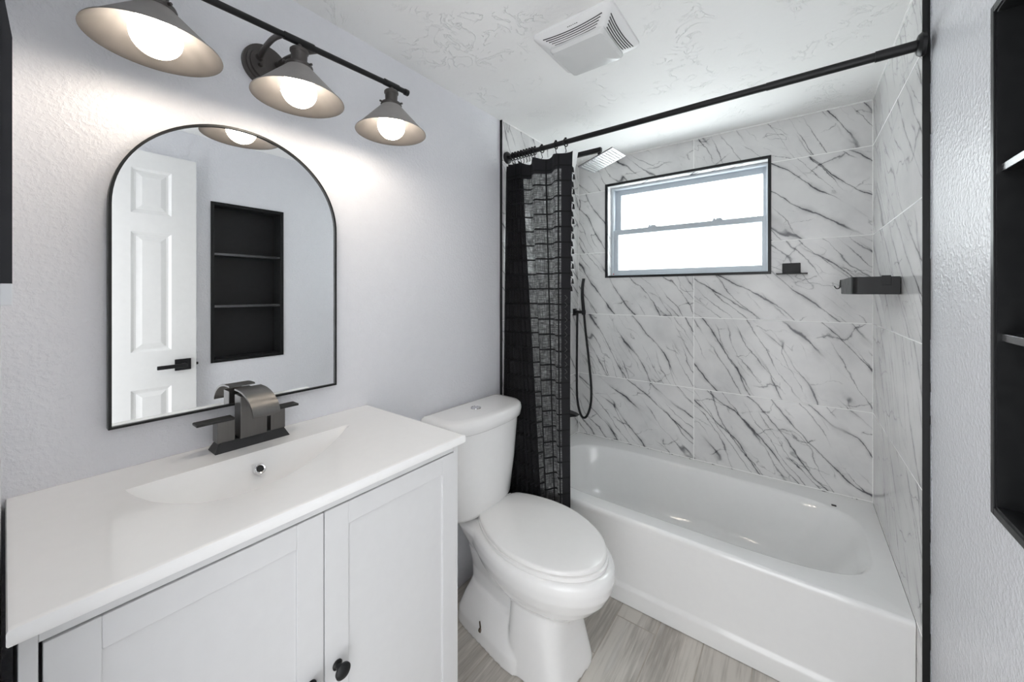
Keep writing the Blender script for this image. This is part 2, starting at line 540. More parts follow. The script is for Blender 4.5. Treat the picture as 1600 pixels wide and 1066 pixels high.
# tiled reveal of the window
RD = 0.085
for (pa, pb) in (((WX0, WZ0), (WX1, WZ0)), ((WX1, WZ0), (WX1, WZ1)), ((WX1, WZ1), (WX0, WZ1)), ((WX0, WZ1), (WX0, WZ0))):
    quad_uv(bm, [(pa[0], YB, pa[1]), (pb[0], YB, pb[1]), (pb[0], YB + RD, pb[1]), (pa[0], YB + RD, pa[1])],
            [(pa[0] + 3, pa[1]), (pb[0] + 3, pb[1]), (pb[0] + 3.05, pb[1] + .05), (pa[0] + 3.05, pa[1] + .05)])
struct('wall_back', bm, M['tile_back'])
bm = NB()     # masonry behind the tile
box(bm, -0.12, WX0 - 0.004, YB + 0.004, YB + 0.16, -0.06, ZC)
box(bm, WX1 + 0.004, 1.66, YB + 0.004, YB + 0.16, -0.06, ZC)
box(bm, WX0 - 0.004, WX1 + 0.004, YB + 0.004, YB + 0.16, -0.06, WZ0 - 0.004)
box(bm, WX0 - 0.004, WX1 + 0.004, YB + 0.004, YB + 0.16, WZ1 + 0.004, ZC)
struct('wall_back_core', bm, M['wall_plain'])

def tile_side(name, xf, xw, flip):
    bm = NB()
    box(bm, min(xf, xw), max(xf, xw), YT, YB + 0.003, 0.0, ZC)
    l = bm.loops.layers.uv.verify()
    for f in bm.faces:
        for lp in f.loops:
            c = lp.vert.co
            lp[l].uv = ((2.43 - c.y) + 0.02 if flip else c.y - YT + 0.03, c.z)
    struct(name, bm, M['tile_side'])
tile_side('wall_left_tile', TL, 0.0, False)
tile_side('wall_right_tile', TR, XR, True)

# black edge strips where tile meets paint, and round the window
bm = NB(); box(bm, 0.0, TL + 0.001, YT - 0.006, YT, 0.0, ZC, 0.001)
struct('trim_1', bm, M['black_trim'])
bm = NB(); box(bm, TR - 0.001, XR, YT - 0.006, YT, 0.0, ZC, 0.001)
struct('trim_2', bm, M['black_trim'])
bm = NB()
t = 0.0145
for a in ((WX0 - t, WX0, WZ0 - t, WZ1 + t), (WX1, WX1 + t, WZ0 - t, WZ1 + t), (WX0, WX1, WZ0 - t, WZ0), (WX0, WX1, WZ1, WZ1 + t)):
    box(bm, a[0] + (0.0005 if a[0] == WX0 else 0), a[1], YB - 0.004, YB + 0.010, a[2], a[3])
struct('trim_3', bm, M['black_trim'])
# ragged paint edge beside the right strip
bm = NB()
rng = random.Random(11)
zz = 0.0
while zz < ZC - 0.03:
    h = 0.02 + rng.random() * 0.06
    d = 0.005 + rng.random() * 0.009
    if rng.random() < 0.75:
        box(bm, XR - 0.0012, XR, YT - 0.0065 - d, YT - 0.006, zz, min(zz + h, ZC))
    zz += h
struct('trim_4', bm, M['smudge'])
# caulk lines at the ceiling and in the alcove corners
bm = NB()
def bead(a, b, r=0.004): tube(bm, [a, b], r, 8)
bead((TL, YT, ZC - 0.001), (TL, YB, ZC - 0.001)); bead((TR, YT, ZC - 0.001), (TR, YB, ZC - 0.001)); bead((TL, YB, ZC - 0.001), (TR, YB, ZC - 0.001))
bead((TL, YB, 0.37), (TL, YB, ZC), 0.0025); bead((TR, YB, 0.37), (TR, YB, ZC), 0.0025)
struct('trim_5', bm, M['caulk'])

# ------------------------------------------------------------------ window
YW = YB + 0.075
w = bpy.data.objects.new('window_1', None); w.location = ((WX0 + WX1) / 2, YW, WZ0); ORI[w.name] = Vector(w.location)
w['kind'] = 'structure'; w['label'] = 'white single-hung window with frosted glass in the marble wall'
link(w, None)
def frame_ring(bm, x0, x1, z0, z1, wl, wr, wb, wt, ya, yb, bev=0.003):
    box(bm, x0, x0 + wl, ya, yb, z0, z1, bev)
    box(bm, x1 - wr, x1, ya, yb, z0, z1, bev)
    box(bm, x0 + wl - 0.002, x1 - wr + 0.002, ya, yb, z0, z0 + wb, bev)
    box(bm, x0 + wl - 0.002, x1 - wr + 0.002, ya, yb, z1 - wt, z1, bev)
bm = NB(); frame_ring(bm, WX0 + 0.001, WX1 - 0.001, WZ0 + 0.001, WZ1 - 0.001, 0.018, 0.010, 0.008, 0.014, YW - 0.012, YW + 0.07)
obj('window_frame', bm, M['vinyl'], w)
SX0, SX1 = 0.238, 1.108
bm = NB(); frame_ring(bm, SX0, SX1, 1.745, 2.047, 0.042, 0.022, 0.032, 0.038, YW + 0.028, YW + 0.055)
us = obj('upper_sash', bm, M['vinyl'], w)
bm = NB(); box(bm, SX0 + 0.035, SX1 - 0.02, YW + 0.040, YW + 0.044, 1.77, 2.015)
obj('pane', bm, M['pane_upper'], us)
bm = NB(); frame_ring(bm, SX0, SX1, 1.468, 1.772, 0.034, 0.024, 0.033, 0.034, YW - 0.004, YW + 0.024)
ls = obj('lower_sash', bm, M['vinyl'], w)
bm = NB(); box(bm, SX0 + 0.03, SX1 - 0.024, YW + 0.008, YW + 0.012, 1.493, 1.742)
obj('pane', bm, M['pane_lower'], ls)
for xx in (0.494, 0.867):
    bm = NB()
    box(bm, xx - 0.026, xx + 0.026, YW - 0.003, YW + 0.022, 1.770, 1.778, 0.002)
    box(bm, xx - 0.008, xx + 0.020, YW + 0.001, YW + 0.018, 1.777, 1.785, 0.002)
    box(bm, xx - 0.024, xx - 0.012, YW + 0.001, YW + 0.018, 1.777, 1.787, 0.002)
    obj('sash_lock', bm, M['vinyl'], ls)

bm = NB(); lathe(bm, [(0, -0.0008), (0.004, -0.0008), (0.004, 0.001), (0, 0.001)], (SX0 + 0.004, YW - 0.0125, 1.475), 'y', 14)
obj('red_sticker', bm, M['red'], w)

# ------------------------------------------------------------------ open door folded back against the right wall
DXA, DXB = 1.476, 1.511      # visible face at DXA
d = bpy.data.objects.new('door_1', None); d.location = (DXB, 0.012, 0.0); ORI[d.name] = Vector(d.location)
d['kind'] = 'structure'; d['label'] = 'white six-panel door standing open, seen in the mirror'
link(d, None)
DY0, DY1, DZ1 = 0.012, 0.640, 2.075
cols = ((0.100, 0.272), (0.380, 0.536))
rows = ((0.20, 0.855), (1.045, 1.660), (1.755, 1.985))
bm = NB()
ysplit = sorted([DY0, DY1] + [v for c in cols for v in c])
zsplit = sorted([0.012, DZ1] + [v for r in rows for v in r])
for xf, sg in ((DXA, 1), (DXB, -1)):
    for i in range(len(ysplit) - 1):
        for j in range(len(zsplit) - 1):
            a, b, c, e = ysplit[i], ysplit[i + 1], zsplit[j], zsplit[j + 1]
            if (a, b) in cols and (c, e) in rows:
                def rect(ins, dep):
                    xx = xf + sg * dep
                    return [(xx, a + ins, c + ins), (xx, b - ins, c + ins), (xx, b - ins, e - ins), (xx, a + ins, e - ins)]
                loft(bm, [rect(0, 0), rect(0.012, 0.009), rect(0.020, 0.010), rect(0.042, 0.003)], cap0=False)
            else:
                bm.faces.new([bm.verts.new(p) for p in ((xf, a, c), (xf, b, c), (xf, b, e), (xf, a, e))])
for p in (((DXA, DY1, .012), (DXB, DY1, .012), (DXB, DY1, DZ1), (DXA, DY1, DZ1)), ((DXA, DY0, .012), (DXB, DY0, .012), (DXB, DY0, DZ1), (DXA, DY0, DZ1)),
          ((DXA, DY0, DZ1), (DXB, DY0, DZ1), (DXB, DY1, DZ1), (DXA, DY1, DZ1)), ((DXA, DY0, .012), (DXB, DY0, .012), (DXB, DY1, .012), (DXA, DY1, .012))):
    bm.faces.new([bm.verts.new(q) for q in p])
bmesh.ops.remove_doubles(bm, verts=bm.verts, dist=1e-5)
obj('door_leaf', bm, M['door'], d)
bm = NB()
box(bm, DXA - 0.010, DXA + 0.001, 0.548, 0.616, 0.930, 0.990, 0.002)
box(bm, DXA - 0.045, DXA - 0.008, 0.574, 0.592, 0.951, 0.969, 0.002)
box(bm, DXA - 0.052, DXA - 0.040, 0.470, 0.592, 0.950, 0.970, 0.003)
obj('door_handle', bm, M['black'], d)
bm = NB(); box(bm, DXA + 0.006, DXB - 0.006, DY1 - 0.0005, DY1 + 0.002, 0.925, 0.985); lathe(bm, [(0, 0), (0.008, 0), (0.007, 0.012), (0, 0.012)], (1.4935, DY1, 0.955), 'y', 12)
obj('latch_plate', bm, M['black'], d)

# ------------------------------------------------------------------ black recessed shelf in the right wall
y0, y1, z0, z1 = ND
t = thing('recessed_shelf', (XR, (y0 + y1) / 2, z0), 'black recessed wall shelf with three compartments beside the tub, also seen in the mirror', 'shelf')
bm = NB()
c = 0.008
box(bm, XR - 0.004, XR + 0.100, y0 + 0.001, y0 + 0.012, z0 + 0.001, z1 - 0.001)
box(bm, XR - 0.004, XR + 0.100, y1 - 0.012, y1 - 0.001, z0 + 0.001, z1 - 0.001)
box(bm, XR - 0.004, XR + 0.100, y0 + 0.012, y1 - 0.012, z0 + 0.001, z0 + 0.012)
box(bm, XR - 0.004, XR + 0.100, y0 + 0.012, y1 - 0.012, z1 - 0.012, z1 - 0.001)
obj('case', bm, M['black_gloss'], t)
bm = NB(); box(bm, XR + 0.097, XR + 0.104, y0 + 0.002, y1 - 0.002, z0 + 0.002, z1 - 0.002)
obj('back_panel', bm, M['black_gloss'], t)
bm = NB(); frame_ring_yz = ((y0 - 0.006, y0 + 0.008, z0 - 0.006, z1 + 0.006), (y1 - 0.008, y1 + 0.006, z0 - 0.006, z1 + 0.006), (y0 + 0.008, y1 - 0.008, z0 - 0.006, z0 + 0.008), (y0 + 0.008, y1 - 0.008, z1 - 0.008, z1 + 0.006))
for a in frame_ring_yz: box(bm, XR - 0.007, XR - 0.0002, *a, bev=0.001)
obj('face_frame', bm, M['black_trim'], t)
for zs in (1.270, 1.580):
    bm = NB(); box(bm, XR + 0.004, XR + 0.096, y0 + 0.0125, y1 - 0.0125, zs - 0.008, zs + 0.004)
    s = obj('shelf_board', bm, M['black_gloss'], t)
    bm = NB(); box(bm, XR + 0.001, XR + 0.0042, y0 + 0.0125, y1 - 0.0125, zs - 0.009, zs + 0.005, 0.0008)
    obj('edge_strip', bm, M['edge'], s)

# ------------------------------------------------------------------ vanity: cabinet and one-piece top
VX, VY0, VY1 = 0.462, 0.010, 0.776
ZT = 0.948
t = thing('vanity_cabinet', (VX / 2, (VY0 + VY1) / 2, 0), 'white two-door shaker vanity cabinet under the sink top', 'vanity')
bm = NB()
th = 0.016
box(bm, 0.006, VX, VY0, VY0 + th, 0.0, ZT - 0.024, 0.001)
box(bm, 0.006, VX, VY1 - th, VY1, 0.0, ZT - 0.024, 0.001)
box(bm, 0.006, VX - 0.022, VY0 + th, VY1 - th, 0.09, 0.106)
box(bm, 0.006, 0.014, VY0 + th, VY1 - th, 0.09, ZT - 0.03)
box(bm, VX - 0.020, VX - 0.001, VY0 + th, VY1 - th, ZT - 0.046, ZT - 0.024, 0.001)
box(bm, VX - 0.060, VX - 0.050, VY0 + th, VY1 - th, 0.0, 0.10)
obj('carcass', bm, M['cabinet'], t)
def shaker(name, ya, yb, za, zb, fl, fr):
    xf = VX + 0.001
    bm = NB()
    ft, fb = 0.047, 0.055
    th = 0.018
    box(bm, xf - th, xf, ya, ya + fl, za, zb, 0.0012)
    box(bm, xf - th, xf, yb - fr, yb, za, zb, 0.0012)
    box(bm, xf - th, xf, ya + fl, yb - fr, zb - ft, zb, 0.0012)
    box(bm, xf - th, xf, ya + fl, yb - fr, za, za + fb, 0.0012)
    box(bm, xf - th + 0.002, xf - 0.006, ya + fl - 0.004, yb - fr + 0.004, za + fb - 0.004, zb - ft + 0.004)
    return obj(name, bm, M['cabinet'], t)
YS = 0.3925
dl = shaker('door', VY0 + th + 0.0035, YS - 0.0012, 0.112, ZT - 0.0485, 0.052, 0.052)
dr = shaker('door', YS + 0.0012, VY1 - th + 0.008, 0.112, ZT - 0.0485, 0.052, 0.050)
for par, yy in ((dl, YS - 0.027), (dr, YS + 0.027)):
    bm = NB()
    lathe(bm, [(0, 0.0), (0.010, 0.0), (0.0105, 0.002), (0.006, 0.005), (0.0055, 0.014), (0.010, 0.017), (0.0155, 0.021), (0.016, 0.025), (0.012, 0.029), (0.0, 0.031)], (VX + 0.001, yy, 0.568), 'x', 28)
    obj('knob', bm, M['black'], par, smooth=40)

CX1, CY0, CY1 = 0.487, 0.001, 0.782
BX = 0.142
front = [(0.148, BX), (0.155, 0.195), (0.170, 0.245), (0.195, 0.292), (0.225, 0.325), (0.265, 0.347), (0.315, 0.352), (0.370, 0.342), (0.430, 0.313), (0.490, 0.272), (0.545, 0.226), (0.595, 0.180), (0.637, BX)]
t = thing('bathroom_sink', (CX1 / 2, (CY0 + CY1) / 2, ZT - 0.022), 'glossy white vanity top with an integrated half-round basin', 'sink')
bm = NB()
ys = [CY0 + 0.004, CY0 + 0.009, 0.05, 0.10, 0.135, 0.144] + [0.148 + (0.637 - 0.148) * i / 70 for i in range(71)] + [0.641, 0.65, 0.70, CY1 - 0.009, CY1 - 0.004]
def smooth01(t):
    t = max(0, min(1, t)); return t * t * (3 - 2 * t)
nv = 40
grid = []
for yy in ys:
    col = []
    for xx in (0.003, 0.008, 0.05, 0.10, 0.13, BX - 0.003):
        col.append((xx, yy, ZT))
    xf = max(interp(front, yy), BX) if 0.148 <= yy <= 0.637 else BX
    wdt = max(xf - BX, 0.012)
    s = (yy - 0.148) / (0.637 - 0.148)
    for i in range(nv + 1):
        v = i / nv
        xx = BX + wdt * v
        vb = min(0.5, 0.045 / max(wdt, 0.01))
        prof = min(1, v / vb) ** 0.85 if v < vb else (1 - ((v - vb) / (1 - vb)) ** 2.2) ** 0.9
        dep = 0.105 * prof * smooth01((wdt - 0.012) / 0.12) ** 0.8
        col.append((xx, yy, ZT - dep))
    x_f = BX + wdt
    for xx in (x_f + 0.004, x_f + (CX1 - x_f) * 0.35, x_f + (CX1 - x_f) * 0.7, CX1 - 0.009, CX1 - 0.004):
        col.append((xx, yy, ZT))
    grid.append(col)
V = [[bm.verts.new(p) for p in c] for c in grid]
for i in range(len(V) - 1):
    for j in range(len(V[0]) - 1):
        bm.faces.new((V[i][j], V[i + 1][j], V[i + 1][j + 1], V[i][j + 1]))
# rounded outer edge and underside
edge = [V[i][0] for i in range(len(V))] + V[-1][1:] + [V[i][-1] for i in range(len(V) - 2, -1, -1)] + V[0][-2:0:-1]
def outl(off, z):
    r = []
    for vtx in edge:
        x_, y_ = vtx.co.x, vtx.co.y
        x_ = x_ + off if x_ > CX1 - 0.0045 else (x_ - min(off, 0.003) if x_ < 0.0035 else x_)
        y_ = y_ + off if y_ > CY1 - 0.0045 else (y_ - min(off, 0.004) if y_ < CY0 + 0.0045 else y_)
        r.append(bm.verts.new((x_, y_, z)))
    return r
prev = edge
for off, z in ((0.0025, ZT - 0.001), (0.004, ZT - 0.004), (0.004, ZT - 0.018), (0.0025, ZT - 0.0215), (0.0, ZT - 0.0225), (-0.03, ZT - 0.0225)):
    cur = outl(off, z)
    n = len(cur)
    for k in range(n):
        bm.faces.new((prev[k], prev[(k + 1) % n], cur[(k + 1) % n], cur[k]))
    prev = cur
obj('basin_slab', bm, M['top'], t, smooth=38)
# overflow ring on the basin's back slope
def ring_disc(center, normal, r_out, r_in, hgt, name, m_ring, m_hole, par):
    bm = NB()
    lathe(bm, [(0, 0.0005), (r_in, 0.0005)], (0, 0, 0), 'z', 28, mat=1)
    lathe(bm, [(r_in, 0.0005), (r_in, hgt), (r_in + (r_out - r_in) * .5, hgt * 1.3), (r_out, 0.0), (r_out, -0.004)], (0, 0, 0), 'z', 28, mat=0)
    q = Vector((0, 0, 1)).rotation_difference(Vector(normal).normalized())
    bmesh.ops.transform(bm, matrix=Matrix.Translation(center) @ q.to_matrix().to_4x4(), verts=bm.verts)
    return obj(name, bm, [m_ring, m_hole], par, smooth=40)
ring_disc((0.1645, 0.382, ZT - 0.0385), (0.9, 0, 0.62), 0.0135, 0.0085, 0.003, 'overflow_ring', M['chrome'], M['dark'], t)

# ------------------------------------------------------------------ faucet
FX, FY = 0.060, 0.398
t = thing('sink_faucet', (FX, FY, ZT), 'gunmetal waterfall faucet with two flat lever handles on the sink top', 'faucet')
def frustum(bm, x0, x1, y0, y1, z0, z1, ins, bev=0.0):
    return loft(bm, [[(x0, y0, z0), (x1, y0, z0), (x1, y1, z0), (x0, y1, z0)], [(x0 + ins, y0 + ins, z1), (x1 - ins, y0 + ins, z1), (x1 - ins, y1 - ins, z1), (x0 + ins, y1 - ins, z1)]])
bm = NB(); frustum(bm, FX - 0.030, FX + 0.030, FY - 0.0868, FY + 0.0868, ZT - 0.001, ZT + 0.024, 0.012)
bmesh.ops.bevel(bm, geom=bm.edges[:], offset=0.0015, segments=2, affect='EDGES')
obj('base_plate', bm, M['gunmetal_dark'], t)
bm = NB(); box(bm, FX - 0.020, FX + 0.022, FY - 0.031, FY + 0.031, ZT + 0.022, ZT + 0.132, 0.0015)
obj('spout_body', bm, M['gunmetal'], t)
bm = NB()
prof = []
for i in range(15):
    a = radians(4 + 78 * i / 14)
    prof.append((FX + 0.004 + 0.104 * sin(a), ZT + 0.086 + 0.060 * cos(a)))
prof = [(FX - 0.020, ZT + 0.1465)] + prof
wy = 0.031
up = [[(x_, FY - wy, z_), (x_, FY + wy, z_), (x_ - 0.002, FY + wy, z_ - 0.0045), (x_ - 0.002, FY - wy, z_ - 0.0045)] for x_, z_ in prof]
loft(bm, up)
obj('waterfall_spout', bm, M['gunmetal'], t, smooth=50)
for sg in (-1, 1):
    yc = FY + sg * 0.060
    bm = NB(); box(bm, FX - 0.020, FX + 0.018, yc - 0.0185, yc + 0.0185, ZT + 0.022, ZT + 0.075, 0.0015)
    hb = obj('handle', bm, M['gunmetal'], t)
    bm = NB()
    ya, yb = (yc - 0.060, yc + 0.0185) if sg < 0 else (yc - 0.0185, yc + 0.055)
    box(bm, FX - 0.018, FX + 0.018, ya, yb, ZT + 0.0745, ZT + 0.0805, 0.001)
    obj('lever', bm, M['gunmetal_dark'], hb)

# ------------------------------------------------------------------ arched mirror
MY0, MY1, MZ0 = 0.137, 0.656, 1.046
arch = [(0.137, 1.560), (0.1395, 1.600), (0.148, 1.640), (0.163, 1.675), (0.184, 1.7077), (0.2284, 1.750), (0.29, 1.7815), (0.345, 1.793), (0.395, 1.796), (0.448, 1.790), (0.50, 1.765), (0.545, 1.728), (0.585, 1.693), (0.6135, 1.660), (0.635, 1.625), (0.649, 1.590), (0.656, 1.545)]
# even the arch out: symmetric about the centre line
cy = (MY0 + MY1) / 2
half = (MY1 - MY0) / 2
N = 48
def mirror_outline(ins):
    pts = [(MY0 + ins, MZ0 + ins), (MY1 - ins, MZ0 + ins)]
    zs, rv = 1.548, 0.249
    for i in range(N + 1):
        a = pi * i / N
        pts.append((cy + (half - ins) * cos(a), zs + (rv - ins) * sin(a)))
    return pts
t = thing('wall_mirror', (0.001, cy, MZ0), 'arched wall mirror with a thin black metal frame above the sink', 'mirror')
bm = NB()
o1, o2 = mirror_outline(0.0), mirror_outline(0.0055)
loft(bm, [[(0.001, a, b) for a, b in o1], [(0.024, a, b) for a, b in o1], [(0.024, a, b) for a, b in o2], [(0.016, a, b) for a, b in o2]], cap0=False, cap1=False)
obj('mirror_frame', bm, M['black_trim'], t)
bm = NB()
o3 = mirror_outline(0.005)
prism(bm, [(0.004, a, b) for a, b in o3], (0.015, 0, 0))
obj('mirror_glass', bm, M['mirror'], t)

# ------------------------------------------------------------------ vanity light
LX, LY = 0.217, (0.1816, 0.4525, 0.7288)
BZ = (1.981, 1.992, 2.003)    # bar height over each lamp
t = thing('vanity_light', (0.0, 0.452, 2.00), 'dark bronze three-lamp wall light with cone shades above the mirror', 'lamp')
bm = NB()
lathe(bm, [(0, 0.027), (0.030, 0.027), (0.046, 0.025), (0.047, 0.019), (0.053, 0.018), (0.054, 0.012), (0.060, 0.011), (0.061, 0.001), (0, 0.001)], (0, 0.455, 2.003), 'x', 56)
lathe(bm, [(0, 0.036), (0.004, 0.035), (0.006, 0.031), (0.006, 0.026)], (0, 0.478, 1.992), 'x', 14)
lathe(bm, [(0, 0.036), (0.004, 0.035), (0.006, 0.031), (0.006, 0.026)], (0, 0.432, 1.992), 'x', 14)
obj('back_plate', bm, M['bronze'], t, smooth=35)
bm = NB()
def barz(yy): return interp([(LY[0], BZ[0]), (LY[1], BZ[1]), (LY[2], BZ[2])], yy)
ya, yb = 0.126, 0.788
tube(bm, [(LX, ya, barz(ya) - .001), (LX, yb, barz(yb) + .001)], 0.0078, 20)
for yc, hw in ((LY[0], 0.028), (LY[1], 0.036), (LY[2], 0.026)):
    tube(bm, [(LX, yc - hw, barz(yc - hw)), (LX, yc + hw, barz(yc + hw))], 0.0096, 20)
for yy in (ya, yb - 0.004):
    tube(bm, [(LX, yy - 0.004, barz(yy)), (LX, yy + 0.008, barz(yy))], 0.0098, 20)
obj('bar', bm, M['black'], t, smooth=40)
for ye, yp in ((0.412, 0.430), (0.497, 0.478)):
    bm = NB()
    pts = catmull([(0.026, yp, 2.012), (0.075, yp + (ye - yp) * .25, 2.017), (0.150, yp + (ye - yp) * .7, 2.008), (LX, ye, barz(ye) - 0.002)], 6)
    tube(bm, pts, 0.0068, 14)
    tube(bm, [(0.025, yp, 2.012), (0.034, yp, 2.013)], 0.0095, 14)
    obj('arm', bm, M['bronze'], t, smooth=40)
RZ = (1.8384, 1.8445, 1.8516)
for i in range(3):
    yc, rz, bz = LY[i], RZ[i], BZ[i]
    bm = NB()
    H = bz - rz      # rim to bar
    lathe(bm, [(0, H - 0.006), (0.006, H - 0.006), (0.006, H - 0.017), (0.018, H - 0.019), (0.0215, H - 0.023), (0.0215, H - 0.028), (0.019, H - 0.031), (0.018, H - 0.053),
               (0.020, H - 0.056), (0.030, H - 0.059), (0.032, H - 0.064), (0.0305, H - 0.068), (0.025, H - 0.069), (0.016, H - 0.068), (0.015, H - 0.085), (0, H - 0.085)], (LX, yc, rz), 'z', 40)
    for a in (0.4, 2.5, 4.6):
        dx, dy = cos(a), sin(a)
        tube(bm, [(LX + 0.026 * dx, yc + 0.026 * dy, rz + H - 0.063), (LX + 0.0385 * dx, yc + 0.0385 * dy, rz + H - 0.063)], 0.0029, 10)
    so = obj('lamp_socket', bm, M['bronze'], t, smooth=35)
    bm = NB()
    top = H - 0.067
    R = 0.106
    lathe(bm, [(0.029, top), (0.032, top - 0.004), (R - 0.006, 0.006), (R - 0.001, 0.0025), (R, 0.0)], (LX, yc, rz), 'z', 72)
    lathe(bm, [(R, 0.0), (R - 0.0025, 0.0012), (R - 0.008, 0.0055), (0.0305, top - 0.0065), (0.027, top - 0.002), (0.029, top)], (LX, yc, rz), 'z', 72, mat=1)
    bmesh.ops.remove_doubles(bm, verts=bm.verts, dist=1e-5)
    obj('lamp_shade', bm, [M['shade'], M['shade_in']], so, smooth=50)
    bm = NB()
    br = 0.041
    prof = [(0, -br)] + [(br * sin(radians(a)), -br * cos(radians(a))) for a in range(10, 150, 10)] + [(0.018, br * 1.05), (0.014, br * 1.25), (0, br * 1.25)]
    lathe(bm, [(r, h + 0.022) for r, h in prof], (LX, yc, rz), 'z', 32)
    obj('light_bulb', bm, M['bulb'], so, smooth=60)

# ------------------------------------------------------------------ toilet
t = thing('toilet', (0.3, 1.26, 0.0), 'white two-piece elongated toilet with the lid down between vanity and tub', 'toilet')
BO = Vector((0.18, 1.302, 0)); BA = radians(-11.5)
def B(x_, y_, z_):
    return Vector((BO.x + x_ * cos(BA) - y_ * sin(BA), BO.y + x_ * sin(BA) + y_ * cos(BA), z_))
lidw = [(0.0, 0.085), (0.008, 0.103), (0.03, 0.122), (0.06, 0.140), (0.10, 0.158), (0.15, 0.175), (0.20, 0.186), (0.25, 0.191), (0.30, 0.189), (0.35, 0.180), (0.40, 0.165), (0.44, 0.146), (0.475, 0.122), (0.505, 0.092), (0.525, 0.062), (0.537, 0.034), (0.543, 0.0)]
def egg(z, x0, x1, hw, sx=None):
    """lid-shaped loop scaled to x0..x1 and half width hw"""
    out = []
    sp = catmull([(a_, b_, 0) for a_, b_ in lidw[2:]] + [(0.537, -0.034, 0)], 5)[:-5]
    out = [lidw[0], lidw[1], (0.018, 0.115)] + [(v.x, v.y) for v in sp[:-1]]
    pts = out + [(0.543, 0.0)] + [(x_, -w_) for x_, w_ in out[::-1]]
    return [B(x0 + (x1 - x0) * a / 0.543, hw * b / 0.191, z) for a, b in pts]
BO2 = Vector((0.18, 1.252, 0)); BA2 = radians(-7)
def B2(x_, y_, z_):
    return Vector((BO2.x + x_ * cos(BA2) - y_ * sin(BA2), BO2.y + x_ * sin(BA2) + y_ * cos(BA2), z_))
def rounded_loop(z, x0, x1, hw0, hw1, n=160, e=3.0):
    r = []
    for k in range(n):
        a = 2 * pi * k / n
        c_, s_ = cos(a), sin(a)
        fx = math.copysign(abs(c_) ** (2 / e), c_); fy = math.copysign(abs(s_) ** (2 / e), s_)
        x_ = (x0 + x1) / 2 + (x1 - x0) / 2 * fx
        hw = hw0 + (hw1 - hw0) * (x_ - x0) / (x1 - x0)
        r.append(B2(x_, hw * fy, z))
    return r
bm = NB()
loft(bm, [egg(0.195, 0.10, 0.440, 0.110), egg(0.225, 0.06, 0.475, 0.138), egg(0.26, 0.02, 0.515, 0.168), egg(0.30, -0.03, 0.548, 0.192), egg(0.34, -0.06, 0.570, 0.205), egg(0.375, -0.07, 0.577, 0.209), egg(0.398, -0.07, 0.574, 0.207), egg(0.408, -0.06, 0.562, 0.196)])
loft(bm, [rounded_loop(0.0, 0.205, 0.455, 0.150, 0.125, e=5), rounded_loop(0.02, 0.207, 0.453, 0.149, 0.123, e=5), rounded_loop(0.12, 0.215, 0.430, 0.140, 0.112, e=4.5), rounded_loop(0.22, 0.215, 0.415, 0.140, 0.104, e=3.6), rounded_loop(0.28, 0.20, 0.42, 0.135, 0.11, e=3)])
loft(bm, [rounded_loop(0.0, -0.075, 0.30, 0.142, 0.160, e=7), rounded_loop(0.05, -0.07, 0.30, 0.138, 0.156, e=7), rounded_loop(0.10, -0.06, 0.28, 0.112, 0.132, e=6), rounded_loop(0.145, -0.05, 0.26, 0.085, 0.11, e=4)])
loft(bm, [rounded_loop(0.10, -0.06, 0.27, 0.075, 0.100, e=3.5), rounded_loop(0.20, -0.07, 0.25, 0.070, 0.095, e=3.5), rounded_loop(0.30, -0.09, 0.22, 0.085, 0.13, e=3.5), rounded_loop(0.385, -0.13, 0.15, 0.115, 0.15, e=4), rounded_loop(0.402, -0.13, 0.13, 0.110, 0.14, e=4)])
bowl = obj('bowl', bm, M['ceramic'], t)
md = bowl.modifiers.new('blend', 'REMESH'); md.mode = 'VOXEL'; md.voxel_size = 0.0045; md.use_smooth_shade = True
md = bowl.modifiers.new('relax', 'SMOOTH'); md.factor = 0.5; md.iterations = 8
bm = NB()
loft(bm, [egg(0.4075, 0.004, 0.545, 0.190), egg(0.409, 0.000, 0.549, 0.194), egg(0.421, 0.000, 0.549, 0.194), egg(0.423, 0.004, 0.545, 0.190)])
obj('seat_ring', bm, M['seat'], t, smooth=40)
bm = NB()
loft(bm, [egg(0.4245, 0.003, 0.540, 0.188), egg(0.426, 0.000, 0.543, 0.191), egg(0.434, 0.000, 0.543, 0.191), egg(0.438, 0.003, 0.540, 0.188), egg(0.4395, 0.010, 0.532, 0.181), egg(0.441, 0.10, 0.42, 0.10)])
obj('seat_lid', bm, M['seat'], t, smooth=50)
for s in (-0.072, 0.072):
    bm = NB()
    a, b = B(-0.014, s - 0.020, 0.418), B(-0.014, s + 0.020, 0.418)
    tube(bm, [a, b], 0.011, 16)
    obj('seat_hinge', bm, M['seat'], t, smooth=40)
# floor bolt with its slot
bm = NB()
c0 = B2(0.10, -0.142, 0.050)
nrm = Vector((sin(BA), -cos(BA), 0.25)).normalized()
q = Vector((0, 0, 1)).rotation_difference(nrm)
lathe(bm, [(0, 0.009), (0.004, 0.008), (0.0075, 0.004), (0.010, 0.0), (0.010, -0.02), (0, -0.02)], (0, 0, 0), 'z', 18)
bmesh.ops.transform(bm, matrix=Matrix.Translation(c0) @ q.to_matrix().to_4x4(), verts=bm.verts)
tube(bm, [c0 + Vector((0, 0, 0.008)), c0 + nrm * 0.004 + Vector((0, 0, 0.034))], 0.0028, 10)
obj('floor_bolt', bm, M['rust'], t, smooth=40)
